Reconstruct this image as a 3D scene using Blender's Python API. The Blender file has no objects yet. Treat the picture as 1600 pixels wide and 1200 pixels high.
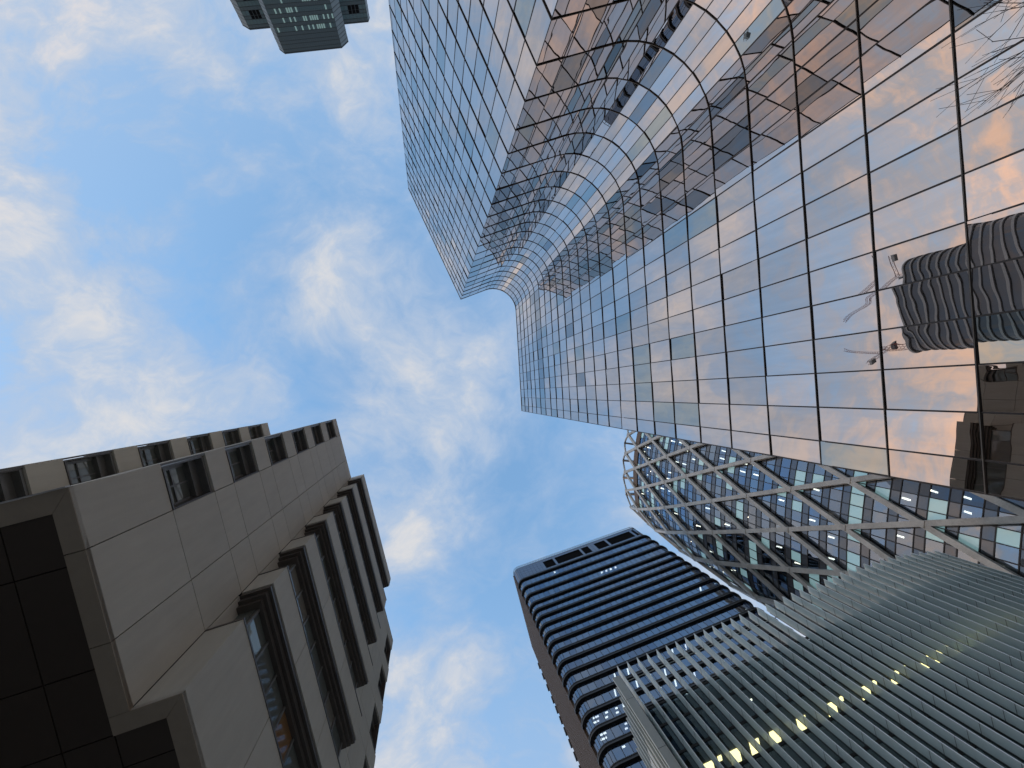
import bpy, math, random
from mathutils import Vector, Matrix

sc = bpy.context.scene
COL = sc.collection
rnd = random.Random(11)

# ------------------------------------------------------------------ camera
EYE = 1.6
CAM_R = ((0.98220873, 0.0, 0.18779245), (0.00454113, 0.99970758, -0.02375143), (-0.18773753, 0.02418165, 0.98192152))
FOC = 670.0 / 1600.0
cam = bpy.data.cameras.new('camera')
cam.sensor_fit = 'HORIZONTAL'
cam.sensor_width = 36.0
cam.lens = 36.0 * FOC
cam.clip_start = 0.05
cam.clip_end = 6000.0
camo = bpy.data.objects.new('camera', cam)
COL.objects.link(camo)
cr = [Vector((CAM_R[0][i], CAM_R[1][i], CAM_R[2][i])) for i in range(3)]
m4 = Matrix((cr[0], -cr[1], -cr[2])).transposed().to_4x4()
m4.translation = (0, 0, EYE)
camo.matrix_world = m4
sc.camera = camo


def to_frame(p):
    """world point -> picture coordinates (0..1600, 0..1200); only used to rank panes by size"""
    v = Vector((p[0], p[1], p[2] - EYE))
    z = v.dot(cr[2])
    if z < 0.1:
        return None
    return (800 + 670 * v.dot(cr[0]) / z, 600 + 670 * v.dot(cr[1]) / z)


# ------------------------------------------------------------------ node helper
class NT:
    def __init__(s, tree):
        s.t = tree
        s.n = tree.nodes
        s.n.clear()

    def add(s, typ, ins=None, **props):
        nd = s.n.new(typ)
        for k, v in props.items():
            setattr(nd, k, v)
        if ins:
            for k, v in ins.items():
                s.put(nd, k, v)
        return nd

    def put(s, nd, k, v):
        sock = nd.inputs[k]
        if isinstance(v, bpy.types.NodeSocket):
            s.t.links.new(v, sock)
        elif isinstance(v, bpy.types.Node):
            s.t.links.new(v.outputs[0], sock)
        else:
            if isinstance(v, (tuple, list)) and len(v) == 3 and sock.type == 'RGBA':
                v = (*v, 1.0)
            sock.default_value = v

    def math(s, op, a, b=0.0, c=0.0, clamp=False):
        nd = s.n.new('ShaderNodeMath')
        nd.operation = op
        nd.use_clamp = clamp
        s.put(nd, 0, a)
        s.put(nd, 1, b)
        if len(nd.inputs) > 2:
            s.put(nd, 2, c)
        return nd.outputs[0]

    def vmath(s, op, a, b=None):
        nd = s.n.new('ShaderNodeVectorMath')
        nd.operation = op
        s.put(nd, 0, a)
        if b is not None:
            s.put(nd, 1, b)
        return nd

    def rng(s, v, a, b, c=0.0, d=1.0, smooth=True):
        nd = s.n.new('ShaderNodeMapRange')
        nd.interpolation_type = 'SMOOTHSTEP' if smooth else 'LINEAR'
        for k, x in zip(('Value', 'From Min', 'From Max', 'To Min', 'To Max'), (v, a, b, c, d)):
            s.put(nd, k, x)
        return nd.outputs[0]

    def mix(s, f, a, b, blend='MIX'):
        nd = s.n.new('ShaderNodeMix')
        nd.data_type = 'RGBA'
        nd.blend_type = blend
        s.put(nd, 0, f)
        s.put(nd, 6, a)
        s.put(nd, 7, b)
        return nd.outputs[2]

    def noise(s, vec, scale, detail=5.0, rough=0.55, dist=0.0):
        return s.add('ShaderNodeTexNoise', {'Vector': vec, 'Scale': scale, 'Detail': detail, 'Roughness': rough, 'Distortion': dist})


# ------------------------------------------------------------------ world: low sun in the west (-X, +Y), broken cloud
SUN_EL = math.radians(5.0)
SKY_STRENGTH = 0.15
EXPOSURE = 2.55                                                     # dusk: the photo is exposed for the shade
world = bpy.data.worlds.new('World')
sc.world = world
world.use_nodes = True
W = NT(world.node_tree)
sky = W.add('ShaderNodeTexSky', sky_type='NISHITA', sun_disc=False, sun_elevation=SUN_EL, sun_rotation=math.radians(-60.0),
            altitude=60.0, air_density=1.2, dust_density=0.0, ozone_density=2.6)
direc = W.add('ShaderNodeTexCoord').outputs['Generated']
sep = W.add('ShaderNodeSeparateXYZ', {0: direc})
zz = W.math('MAXIMUM', sep.outputs[2], 0.10)
q = W.add('ShaderNodeCombineXYZ', {0: W.math('DIVIDE', sep.outputs[0], zz), 1: W.math('DIVIDE', sep.outputs[1], zz), 2: 0.0}).outputs[0]
warp = W.noise(W.vmath('ADD', q, (3.1, 7.7, 0.0)), 1.7, 4.0, 0.55)
warpv = W.vmath('SUBTRACT', warp.outputs['Color'], (0.5, 0.5, 0.5))
warps = W.add('ShaderNodeVectorMath', {0: warpv, 3: 0.42}, operation='SCALE')
qw = W.vmath('ADD', q, warps)
# streaky cirrus direction: coordinates turned and squeezed a little
rot = W.add('ShaderNodeMapping', {0: qw, 'Rotation': (0, 0, math.radians(52)), 'Scale': (1.0, 1.25, 1.0)})
n1 = W.noise(W.vmath('ADD', rot, (8.6, 6.8, 0.0)), 2.6, 9.0, 0.60).outputs[0]
n2 = W.noise(W.vmath('ADD', rot, (15.0, 4.0, 2.0)), 7.0, 9.0, 0.64).outputs[0]
n3 = W.noise(W.vmath('ADD', qw, (17.0, 1.0, 9.0)), 0.9, 3.0, 0.5).outputs[0]
# cloud banks: where the larger banks and clearings lie on the cloud layer (x, y at unit height, radius, amount)
BANKS = [(-1.32, 0.26, 0.45, 0.45), (-1.75, 0.55, 0.5, 0.35), (-0.80, 0.44, 0.36, 1.2), (-0.40, 1.25, 0.55, 0.15), (-0.790,-0.237,0.150,0.62),(-0.803,-0.363,0.13,0.60),(-0.703,-0.177,0.14,0.60),(-0.626,-0.154,0.13,0.45),(-0.753,0.051,0.18,0.50),(-0.645,0.040,0.15,0.50),(-0.533,0.002,0.17,0.55),(-0.507,-0.331,0.076,0.35),(-0.239,-0.406,0.167,0.28),(-0.264,-0.248,0.144,0.33),(-0.157,-0.282,0.127,0.35),(-0.211,-0.165,0.125,0.30),(-0.102,-0.140,0.172,0.25),(-0.017,-0.024,0.197,0.30),(0.100,-0.054,0.181,0.35),(-0.156,0.033,0.126,0.30),(-0.059,0.321,0.160,0.60),(0.026,0.385,0.109,0.30),(0.069,0.634,0.132,0.40),(0.105,0.754,0.155,0.40),(-0.072,0.784,0.084,0.40),(-0.084,0.587,0.084,0.45),(-0.145,-0.809,0.30,0.40),(-0.713,-0.722,0.38,0.15),(-0.158,-0.528,0.172,0.20),(0.041,0.138,0.177,0.25),(0.449,0.166,0.099,0.12),(-0.454,-0.417,0.176,-0.35),(-0.367,-0.299,0.160,-0.35),(-0.511,-0.184,0.114,-0.35),(-0.403,-0.174,0.157,-0.38),(-0.263,-0.038,0.122,-0.35),(-0.487,-0.077,0.114,-0.30),(0.284,0.222,0.213,-0.40),(0.414,0.290,0.146,-0.30),(0.159,0.365,0.182,-0.30),(0.235,0.580,0.208,-0.25),(-0.609,-0.510,0.187,-0.15),(-0.115,0.147,0.127,-0.25),(-0.031,0.508,0.128,-0.30),(0.175,0.127,0.138,-0.20),(-0.330,-0.483,0.122,-0.20)]
qb = W.vmath('ADD', q, W.add('ShaderNodeVectorMath', {0: warpv, 3: 0.16}, operation='SCALE'))
bank = None
for bx, by, br, ba in BANKS:
    d = W.vmath('DISTANCE', qb, (bx, by, 0.0)).outputs[1]
    g = W.rng(d, 0.0, br * 1.25, ba, 0.0)
    bank = g if bank is None else W.math('ADD', bank, g)
dens = W.math('MULTIPLY_ADD', n2, 0.62, W.math('MULTIPLY_ADD', n1, 0.60, W.math('MULTIPLY', n3, 0.20)))
dens = W.math('ADD', dens, W.math('MULTIPLY', bank, 0.24))
horiz = W.math('SUBTRACT', 1.0, sep.outputs[2], clamp=True)
low = W.rng(horiz, 0.14, 0.50)
dens = W.math('MULTIPLY_ADD', low, 0.16, dens)
veil = W.math('MULTIPLY_ADD', W.rng(horiz, 0.03, 0.32), 0.62, 0.12)
thin = W.math('MAXIMUM', W.rng(dens, 0.44, 0.90), veil)
thick = W.rng(dens, 0.68, 1.02)
peak = W.rng(dens, 0.84, 1.06)
# warm side: towards the low sun, stronger near the skyline
west = W.rng(W.vmath('DOT_PRODUCT', direc, (-0.866, 0.5, 0.0)).outputs[1], -0.35, 0.80)
lowh = W.rng(horiz, 0.20, 0.52)
warm = W.math('MULTIPLY', lowh, W.math('MULTIPLY_ADD', west, 0.60, 0.40))
warm = W.math('MINIMUM', warm, 1.0)
k = 1.0 / (SKY_STRENGTH * 2.0 ** EXPOSURE)
skyc = W.mix(1.0, sky.outputs[0], (1.0, 1.0, 1.0), 'MULTIPLY')
thinc = W.mix(warm, (0.38 * k, 0.52 * k, 0.74 * k), (0.58 * k, 0.61 * k, 0.68 * k))
brightc = W.mix(warm, (0.60 * k, 0.65 * k, 0.73 * k), (0.86 * k, 0.79 * k, 0.76 * k))
peakc = W.mix(warm, (0.86 * k, 0.80 * k, 0.74 * k), (1.60 * k, 0.98 * k, 0.60 * k))
c1 = W.mix(W.math('MULTIPLY', thin, 0.85), skyc, thinc)
c2 = W.mix(W.math('MULTIPLY', peak, 0.55), W.mix(W.math('MULTIPLY', thick, 0.80), c1, brightc), peakc)
bg = W.add('ShaderNodeBackground', {'Color': c2, 'Strength': SKY_STRENGTH})
wo = W.add('ShaderNodeOutputWorld', {'Surface': bg})

sun = bpy.data.lights.new('sun', 'SUN')
sun.energy = 0.08
sun.angle = math.radians(12.0)
sun.color = (1.0, 0.62, 0.38)
suno = bpy.data.objects.new('sun', sun)
COL.objects.link(suno)
sd = Vector((-0.866 * math.cos(SUN_EL), 0.5 * math.cos(SUN_EL), math.sin(SUN_EL)))     # towards the sun
suno.rotation_euler = sd.to_track_quat('Z', 'Y').to_euler()
suno.location = sd * 500

vs = sc.view_settings
vs.view_transform = 'Standard'
vs.look = 'None'
vs.exposure = EXPOSURE
vs.gamma = 1.0
vs.use_curve_mapping = False
sc.cycles.max_bounces = 10
sc.cycles.glossy_bounces = 6
sc.cycles.transparent_max_bounces = 12
sc.cycles.transmission_bounces = 6
sc.cycles.caustics_reflective = True
sc.cycles.sample_clamp_indirect = 4.0
sc.cycles.caustics_refractive = False
sc.cycles.use_denoising = True

# ------------------------------------------------------------------ materials


def new_mat(name):
    m = bpy.data.materials.new(name)
    m.use_nodes = True
    return m, NT(m.node_tree)


def finish(T, shader):
    T.add('ShaderNodeOutputMaterial', {'Surface': shader})


def pos(T):
    return T.add('ShaderNodeNewGeometry').outputs['Position']


def m_plain(name, col, rough=0.6, metal=0.0, var=0.12, scale=1.5, bump=0.0, spec=0.5):
    m, T = new_mat(name)
    p = pos(T)
    n = T.noise(p, scale, 6.0, 0.6).outputs[0]
    n2 = T.noise(p, scale * 14.0, 3.0, 0.6).outputs[0]
    f = T.rng(T.math('MULTIPLY_ADD', n2, 0.35, T.math('MULTIPLY', n, 0.75)), 0.35, 0.75, 1.0 - var, 1.0 + var, False)
    c = T.mix(1.0, (*col, 1.0), T.add('ShaderNodeCombineXYZ', {0: f, 1: f, 2: f}).outputs[0], 'MULTIPLY')
    b = T.add('ShaderNodeBsdfPrincipled', {'Base Color': c, 'Roughness': rough, 'Metallic': metal, 'Specular IOR Level': spec})
    if bump:
        bn = T.add('ShaderNodeBump', {'Height': n2, 'Distance': bump, 'Strength': 0.6})
        T.put(b, 'Normal', bn)
    finish(T, b)
    return m


def m_mirror(name, col, wave=0.0016, rough=0.0, dull=0.0):
    """coated glass that mirrors its surroundings, slightly pillowed so that reflections ripple"""
    m, T = new_mat(name)
    oi = T.add('ShaderNodeObjectInfo').outputs['Random']
    p = T.vmath('ADD', pos(T), T.add('ShaderNodeCombineXYZ', {0: T.math('MULTIPLY', oi, 90.0), 1: T.math('MULTIPLY', oi, 37.0), 2: 0.0}))
    sc_p = T.add('ShaderNodeMapping', {0: p, 'Scale': (1.0, 1.0, 0.55)})
    n = T.noise(sc_p, 0.55, 1.0, 0.45, 0.6).outputs[0]
    bn = T.add('ShaderNodeBump', {'Height': n, 'Distance': wave * 10.0, 'Strength': 0.5})
    dirt = T.noise(T.add('ShaderNodeMapping', {0: p, 'Scale': (1.6, 1.6, 0.25)}), 1.3, 5.0, 0.6).outputs[0]
    d = T.rng(dirt, 0.3, 0.8, 0.92, 1.05, False)
    c = T.mix(1.0, (*col, 1.0), T.add('ShaderNodeCombineXYZ', {0: d, 1: d, 2: d}).outputs[0], 'MULTIPLY')
    b = T.add('ShaderNodeBsdfPrincipled', {'Base Color': c, 'Roughness': rough, 'Metallic': 1.0, 'Normal': bn})
    finish(T, b)
    return m


def m_glass(name, tint, refl_col, base=0.22, k=1.0, wave=0.006):
    """clear facade glass: part mirror, part see-through to the rooms behind it"""
    m, T = new_mat(name)
    n = T.noise(pos(T), 0.6, 1.0, 0.45).outputs[0]
    bn = T.add('ShaderNodeBump', {'Height': n, 'Distance': wave, 'Strength': 0.5})
    fr = T.add('ShaderNodeFresnel', {'IOR': 1.55, 'Normal': bn})
    bf = T.add('ShaderNodeNewGeometry').outputs['Backfacing']
    f = T.math('MULTIPLY', T.math('MULTIPLY_ADD', fr, k, base, clamp=True), T.math('SUBTRACT', 1.0, bf))
    g = T.add('ShaderNodeBsdfGlossy', {'Color': refl_col, 'Roughness': 0.01, 'Normal': bn})
    t = T.add('ShaderNodeBsdfTransparent', {'Color': T.mix(bf, tint, (1.0, 1.0, 1.0, 1.0))})
    finish(T, T.add('ShaderNodeMixShader', {0: f, 1: t, 2: g}))
    return m


def m_dark_glass(name, col, refl_col, base=0.15, k=1.0, wave=0.006, emit=None):
    m, T = new_mat(name)
    n = T.noise(pos(T), 0.6, 1.0, 0.45).outputs[0]
    bn = T.add('ShaderNodeBump', {'Height': n, 'Distance': wave, 'Strength': 0.5})
    fr = T.add('ShaderNodeFresnel', {'IOR': 1.55, 'Normal': bn})
    f = T.math('MULTIPLY_ADD', fr, k, base, clamp=True)
    g = T.add('ShaderNodeBsdfGlossy', {'Color': refl_col, 'Roughness': 0.015, 'Normal': bn})
    d = T.add('ShaderNodeBsdfPrincipled', {'Base Color': col, 'Roughness': 0.6})
    if emit:
        T.put(d, 'Emission Color', (*emit[:3], 1.0))
        T.put(d, 'Emission Strength', emit[3])
    finish(T, T.add('ShaderNodeMixShader', {0: f, 1: d, 2: g}))
    return m


def m_emit(name, col, s):
    m, T = new_mat(name)
    finish(T, T.add('ShaderNodeEmission', {'Color': col, 'Strength': s}))
    return m


def m_fin(name):
    """frosted, printed glass blades: let light through, go dull and grey-green"""
    m, T = new_mat(name)
    n = T.noise(pos(T), 2.2, 4.0, 0.6).outputs[0]
    c = T.mix(n, (0.72, 0.80, 0.82, 1), (0.82, 0.88, 0.88, 1))
    d = T.add('ShaderNodeBsdfPrincipled', {'Base Color': c, 'Roughness': 0.22})
    t = T.add('ShaderNodeBsdfTranslucent', {'Color': c})
    a = T.add('ShaderNodeMixShader', {0: 0.36, 1: d, 2: t})
    tr = T.add('ShaderNodeBsdfTransparent', {'Color': (0.72, 0.84, 0.82, 1)})
    finish(T, T.add('ShaderNodeMixShader', {0: 0.20, 1: a, 2: tr}))
    return m


def m_panel(name, col, var=0.07):
    """precast panel: fine grain, faint soft weathering, per-panel tone"""
    m, T = new_mat(name)
    p = pos(T)
    oi = T.add('ShaderNodeObjectInfo').outputs['Random']
    n = T.noise(p, 1.1, 6.0, 0.6).outputs[0]
    g = T.noise(p, 60.0, 3.0, 0.7).outputs[0]
    st = T.noise(T.add('ShaderNodeMapping', {0: p, 'Scale': (3.0, 3.0, 0.35)}), 2.0, 5.0, 0.6).outputs[0]
    f = T.math('MULTIPLY_ADD', oi, 0.07, T.math('MULTIPLY_ADD', g, 0.10, T.math('MULTIPLY_ADD', n, 0.14, T.math('MULTIPLY', st, 0.22))))
    f = T.math('ADD', f, 0.74)
    c = T.mix(1.0, (*col, 1.0), T.add('ShaderNodeCombineXYZ', {0: f, 1: f, 2: f}).outputs[0], 'MULTIPLY')
    bn = T.add('ShaderNodeBump', {'Height': g, 'Distance': 0.003, 'Strength': 0.5})
    finish(T, T.add('ShaderNodeBsdfPrincipled', {'Base Color': c, 'Roughness': 0.62, 'Normal': bn}))
    return m


M = {}
LK = 2.0 ** -EXPOSURE
M['tower_a'] = m_mirror('tower_glass', (0.650, 0.572, 0.540))
M['tower_b'] = m_mirror('tower_glass_dim', (0.570, 0.510, 0.485))
M['tower_c'] = m_mirror('tower_glass_teal', (0.400, 0.430, 0.430))
M['tower_d'] = m_mirror('tower_glass_dark', (0.300, 0.310, 0.325))
M['tower_e'] = m_mirror('tower_glass_bright', (0.710, 0.615, 0.575))
M['tower_mull'] = m_plain('tower_mullion', (0.045, 0.040, 0.038), 0.42, 0.6, 0.1)
M['tower_back'] = m_plain('tower_backing', (0.02, 0.02, 0.022), 0.6)
M['roof'] = m_plain('roof_membrane', (0.18, 0.18, 0.18), 0.9)
M['beige'] = m_panel('beige_panel', (0.65, 0.63, 0.545))
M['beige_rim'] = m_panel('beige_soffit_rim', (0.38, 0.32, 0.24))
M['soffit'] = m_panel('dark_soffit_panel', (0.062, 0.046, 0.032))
M['joint'] = m_plain('dark_joint', (0.012, 0.011, 0.010), 0.9)
M['bronze'] = m_plain('dark_bronze_metal', (0.13, 0.115, 0.10), 0.42, 0.25, 0.15)
M['greymetal'] = m_plain('grey_window_metal', (0.21, 0.21, 0.20), 0.4, 0.3, 0.1)
M['lightmetal'] = m_plain('light_trim_metal', (0.55, 0.54, 0.52), 0.35, 0.4, 0.08)
M['win'] = m_dark_glass('window_glass', (0.17, 0.19, 0.17), (0.55, 0.62, 0.62), 0.10)
M['blind'] = m_dark_glass('window_blind', (0.26, 0.25, 0.21), (0.8, 0.85, 0.88), 0.04)
M['curtain'] = m_dark_glass('window_curtain_orange', (0.30, 0.16, 0.05), (0.8, 0.85, 0.88), 0.05)
M['belt'] = m_plain('black_belt', (0.026, 0.024, 0.023), 0.30, 0.25, 0.2)
M['belt_lip'] = m_plain('belt_lip', (0.060, 0.056, 0.052), 0.30, 0.5, 0.2)
M['bluegl'] = m_glass('blue_glass', (0.20, 0.26, 0.34, 1), (0.56, 0.67, 0.82, 1), 0.28, 0.9)
M['bluegl_b'] = m_glass('blue_glass_deep', (0.16, 0.21, 0.30, 1), (0.47, 0.58, 0.75, 1), 0.26, 0.9)
M['crown'] = m_dark_glass('crown_glass', (0.05, 0.058, 0.07), (0.40, 0.47, 0.58), 0.22)
M['louvre'] = m_plain('louvre_black', (0.006, 0.006, 0.007), 0.95, spec=0.05)
M['rib'] = m_plain('brown_rib', (0.115, 0.070, 0.038), 0.45, 0.3, 0.2)
M['interior'] = m_plain('interior_grey', (0.16, 0.16, 0.155), 0.85)
M['interior_d'] = m_plain('interior_dark', (0.05, 0.05, 0.052), 0.9)
M['lamp'] = m_emit('lamp_white', (1.0, 0.90, 0.72, 1), 6.0 * LK)
M['lampw'] = m_emit('lamp_warm', (1.0, 0.80, 0.36, 1), 5.0 * LK)
M['fin'] = m_fin('fin_glass')
M['finclamp'] = m_plain('fin_clamp', (0.10, 0.11, 0.11), 0.4, 0.4)
M['finedge'] = m_plain('fin_edge', (0.62, 0.68, 0.69), 0.35, 0.1, 0.08)
M['fingl'] = m_glass('fin_facade_glass', (0.42, 0.50, 0.51, 1), (0.62, 0.76, 0.80, 1), 0.16, 1.0)
M['finmetal'] = m_plain('fin_end_metal', (0.40, 0.42, 0.39), 0.42, 0.25, 0.06)
M['steel'] = m_plain('diagrid_steel', (0.42, 0.415, 0.39), 0.45, 0.25, 0.30, 0.35)
M['dg_a'] = m_glass('diagrid_glass', (0.36, 0.43, 0.47, 1), (0.62, 0.73, 0.86, 1), 0.34, 0.9)
M['dg_b'] = m_glass('diagrid_glass_deep', (0.30, 0.38, 0.45, 1), (0.52, 0.66, 0.86, 1), 0.32, 0.9)
M['dg_c'] = m_dark_glass('diagrid_blind_pane', (0.36, 0.53, 0.54), (0.7, 0.8, 0.9), 0.10, 0.8, emit=(0.55, 0.95, 1.0, 0.22 * LK))
M['dg_s'] = m_dark_glass('diagrid_spandrel', (0.05, 0.055, 0.065), (0.46, 0.52, 0.60), 0.16, 0.8)
M['dg_g'] = m_dark_glass('diagrid_grey_pane', (0.15, 0.15, 0.155), (0.70, 0.74, 0.80), 0.20, 0.9)
M['far_a'] = m_dark_glass('far_glass', (0.016, 0.026, 0.022), (0.20, 0.28, 0.24), 0.10)
M['far_b'] = m_dark_glass('far_glass_dark', (0.014, 0.017, 0.015), (0.17, 0.21, 0.18), 0.08)
M['far_lit'] = m_dark_glass('far_glass_lit', (0.14, 0.20, 0.18), (0.4, 0.5, 0.48), 0.08, emit=(0.55, 0.85, 0.72, 0.16 * LK))
M['far_frame'] = m_plain('far_frame', (0.014, 0.017, 0.016), 0.5, 0.1)
M['far_edge'] = m_plain('far_edge_panel', (0.13, 0.145, 0.14), 0.35, 0.3)
M['round_gl'] = m_dark_glass('round_tower_glass', (0.060, 0.062, 0.066), (0.42, 0.44, 0.48), 0.14)
M['ribband'] = m_plain('round_tower_band', (0.40, 0.38, 0.36), 0.5, 0.1)
M['crane'] = m_plain('crane_red', (0.24, 0.07, 0.05), 0.5)
M['bark'] = m_plain('bark', (0.06, 0.05, 0.045), 0.9)
M['paving'] = m_plain('plaza_paving', (0.24, 0.23, 0.22), 0.75, 0.0, 0.15, 0.4)

# ------------------------------------------------------------------ mesh helpers


class MB:
    def __init__(s):
        s.v, s.f, s.m = [], [], []

    def verts(s, vs_):
        i = len(s.v)
        s.v.extend([tuple(x) for x in vs_])
        return i

    def hexa(s, c, mi=0):
        """8 corners: bottom ring 0-3 counter-clockwise from above, top ring 4-7"""
        i = s.verts(c)
        for fc in ((3, 2, 1, 0), (4, 5, 6, 7), (0, 1, 5, 4), (1, 2, 6, 5), (2, 3, 7, 6), (3, 0, 4, 7)):
            s.f.append(tuple(i + a for a in fc))
            s.m.append(mi)

    def box(s, x0, x1, y0, y1, z0, z1, mi=0):
        s.hexa([(x0, y0, z0), (x1, y0, z0), (x1, y1, z0), (x0, y1, z0), (x0, y0, z1), (x1, y0, z1), (x1, y1, z1), (x0, y1, z1)], mi)

    def mbox(s, Mx, w, d, h, mi=0):
        """box in the frame of matrix Mx: x +-w/2, y 0..d, z +-h/2"""
        c = [(-w / 2, 0, -h / 2), (w / 2, 0, -h / 2), (w / 2, d, -h / 2), (-w / 2, d, -h / 2)]
        c += [(x, y, h / 2) for x, y, _ in c]
        s.hexa([Mx @ Vector(p) for p in c], mi)

    def beam(s, a, b, up, w, d, mi=0):
        a, b, up = Vector(a), Vector(b), Vector(up)
        t = (b - a).normalized()
        side = t.cross(up).normalized()
        n = side.cross(t).normalized()
        c = []
        for p in (a, b):
            c += [p - side * w / 2 - n * d / 2, p + side * w / 2 - n * d / 2, p + side * w / 2 + n * d / 2, p - side * w / 2 + n * d / 2]
        s.hexa(c, mi)
        return s

    def prism(s, pts, z0, z1, mi=0):
        n = len(pts)
        i = s.verts([(x, y, z0) for x, y in pts] + [(x, y, z1) for x, y in pts])
        s.f.append(tuple(i + k for k in reversed(range(n))))
        s.f.append(tuple(i + n + k for k in range(n)))
        s.m += [mi, mi]
        for k in range(n):
            k2 = (k + 1) % n
            s.f.append((i + k, i + k2, i + n + k2, i + n + k))
            s.m.append(mi)

    def strip(s, pts, a, b, z0, z1, mi=0, closed=False):
        """band along a path, from offset a (inner) to b (outer, to the right of travel)"""
        P, Q = offset(pts, a, closed), offset(pts, b, closed)
        n = len(pts)
        i = s.verts([(x, y, z0) for x, y in P] + [(x, y, z0) for x, y in Q] + [(x, y, z1) for x, y in Q] + [(x, y, z1) for x, y in P])
        for k in range(n if closed else n - 1):
            k2 = (k + 1) % n
            for r in range(4):
                r2 = (r + 1) % 4
                s.f.append((i + r * n + k, i + r2 * n + k, i + r2 * n + k2, i + r * n + k2))
                s.m.append(mi)
        if not closed:
            s.f.append((i, i + 3 * n, i + 2 * n, i + n))
            e = n - 1
            s.f.append((i + e, i + n + e, i + 2 * n + e, i + 3 * n + e))
            s.m += [mi, mi]

    def mesh(s, name, mats):
        me = bpy.data.meshes.new(name)
        me.from_pydata(s.v, [], s.f)
        for m in mats:
            me.materials.append(m)
        if len(mats) > 1:
            me.polygons.foreach_set('material_index', s.m)
        me.update()
        return me

    def build(s, name, mats, parent=None, stuff=False, label=None):
        if not isinstance(mats, (list, tuple)):
            mats = [mats]
        o = bpy.data.objects.new(name, s.mesh(name, mats))
        COL.objects.link(o)
        if parent:
            o.parent = parent
        if stuff:
            o['kind'] = 'stuff'
        if label:
            o['label'] = label
        return o


def offset(pts, d, closed=False):
    n = len(pts)
    out = []
    for i in range(n):
        ns = []
        for a, b in ((i - 1, i), (i, i + 1)):
            if not closed and (a < 0 or b >= n):
                continue
            p, r = pts[a % n], pts[b % n]
            tx, ty = r[0] - p[0], r[1] - p[1]
            l = math.hypot(tx, ty)
            ns.append((ty / l, -tx / l))
        if len(ns) == 1:
            nx, ny = ns[0]
            kx = 1.0
        else:
            nx, ny = ns[0][0] + ns[1][0], ns[0][1] + ns[1][1]
            l = math.hypot(nx, ny)
            nx, ny = nx / l, ny / l
            kx = 1.0 / max(0.3, nx * ns[0][0] + ny * ns[0][1])
        out.append((pts[i][0] + nx * d * kx, pts[i][1] + ny * d * kx))
    return out


def empty(name, label, cat, loc=(0, 0, 0), rz=0.0, group=None):
    o = bpy.data.objects.new(name, None)
    COL.objects.link(o)
    o.location = loc
    o.rotation_euler = (0, 0, rz)
    o['label'] = label
    o['category'] = cat
    if group:
        o['group'] = group
    o.empty_display_size = 1.0
    return o


_pm = {}


def pane_mesh(w, h, mk, d=0.03):
    key = (round(w, 3), round(h, 3), mk, d)
    if key not in _pm:
        b = MB()
        b.mbox(Matrix.Identity(4), w, d, h)
        _pm[key] = b.mesh('pane', [M[mk]])
    return _pm[key]


def pane_matrix(p, r, z0, z1, tilt=0.0):
    """frame of a pane standing between plan points p and r, outer face on the line, facing right of travel"""
    tx, ty = r[0] - p[0], r[1] - p[1]
    l = math.hypot(tx, ty)
    tx, ty = tx / l, ty / l
    Mx = Matrix(((tx, -ty, 0, (p[0] + r[0]) / 2), (ty, tx, 0, (p[1] + r[1]) / 2), (0, 0, 1, (z0 + z1) / 2), (0, 0, 0, 1)))
    if tilt:
        Mx = Mx @ Matrix.Rotation(rnd.gauss(0, tilt), 4, 'X') @ Matrix.Rotation(rnd.gauss(0, tilt), 4, 'Z')
    return Mx, l


def place_panes(root, items, limit=300, name='pane', test=None):
    """items: (matrix, w, h, material key). The largest in the photo become parts, the rest one mesh."""
    Mr = Matrix.Translation(root.location) @ root.rotation_euler.to_matrix().to_4x4()
    sized = []
    for it in items:
        Mw = Mr @ it[0]
        c = [to_frame(Mw @ Vector((sx * it[1] / 2, 0, sz * it[2] / 2))) for sx, sz in ((-1, -1), (1, -1), (1, 1), (-1, 1))]
        a = 0.0
        if all(c):
            cx, cy = sum(p[0] for p in c) / 4, sum(p[1] for p in c) / 4
            nrm = -(Mw.to_3x3() @ Vector((0, 1, 0)))
            facing = nrm.dot(Vector((0, 0, EYE)) - Mw.translation) > 0
            if facing and -60 < cx < 1660 and -60 < cy < 1260 and (test is None or test(cx, cy)):
                a = abs(sum(c[i][0] * c[(i + 1) % 4][1] - c[(i + 1) % 4][0] * c[i][1] for i in range(4))) / 2
        sized.append((a, it))
    sized.sort(key=lambda x: -x[0])
    rest = MB()
    keys = []
    for i, (a, (Mx, w, h, mk)) in enumerate(sized):
        if i < limit and a > 0:
            o = bpy.data.objects.new(name, pane_mesh(w, h, mk))
            COL.objects.link(o)
            o.parent = root
            o.matrix_local = Mx
        else:
            if mk not in keys:
                keys.append(mk)
            rest.mbox(Mx, w, 0.03, h, keys.index(mk))
    if rest.v:
        rest.build(name, [M[x] for x in keys], root, stuff=True)


def arc(cx, cy, r, a0, a1, n):
    return [(cx + r * math.cos(math.radians(a0 + (a1 - a0) * i / n)), cy + r * math.sin(math.radians(a0 + (a1 - a0) * i / n))) for i in range(n + 1)]


# ------------------------------------------------------------------ ground
g = MB()
g.box(-1500, 1500, -1500, 1500, -0.3, 0.0)
go = g.build('ground', M['paving'])
go['kind'] = 'structure'
go['label'] = 'pale stone paved plaza between the towers'

# ------------------------------------------------------------------ 1. concave mirror-glass tower
E_, U_ = (0.9985, -0.0546), (0.0546, 0.9985)


def fac(s):
    return (22 * E_[0] + s * U_[0], 22 * E_[1] + s * U_[1])


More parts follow.
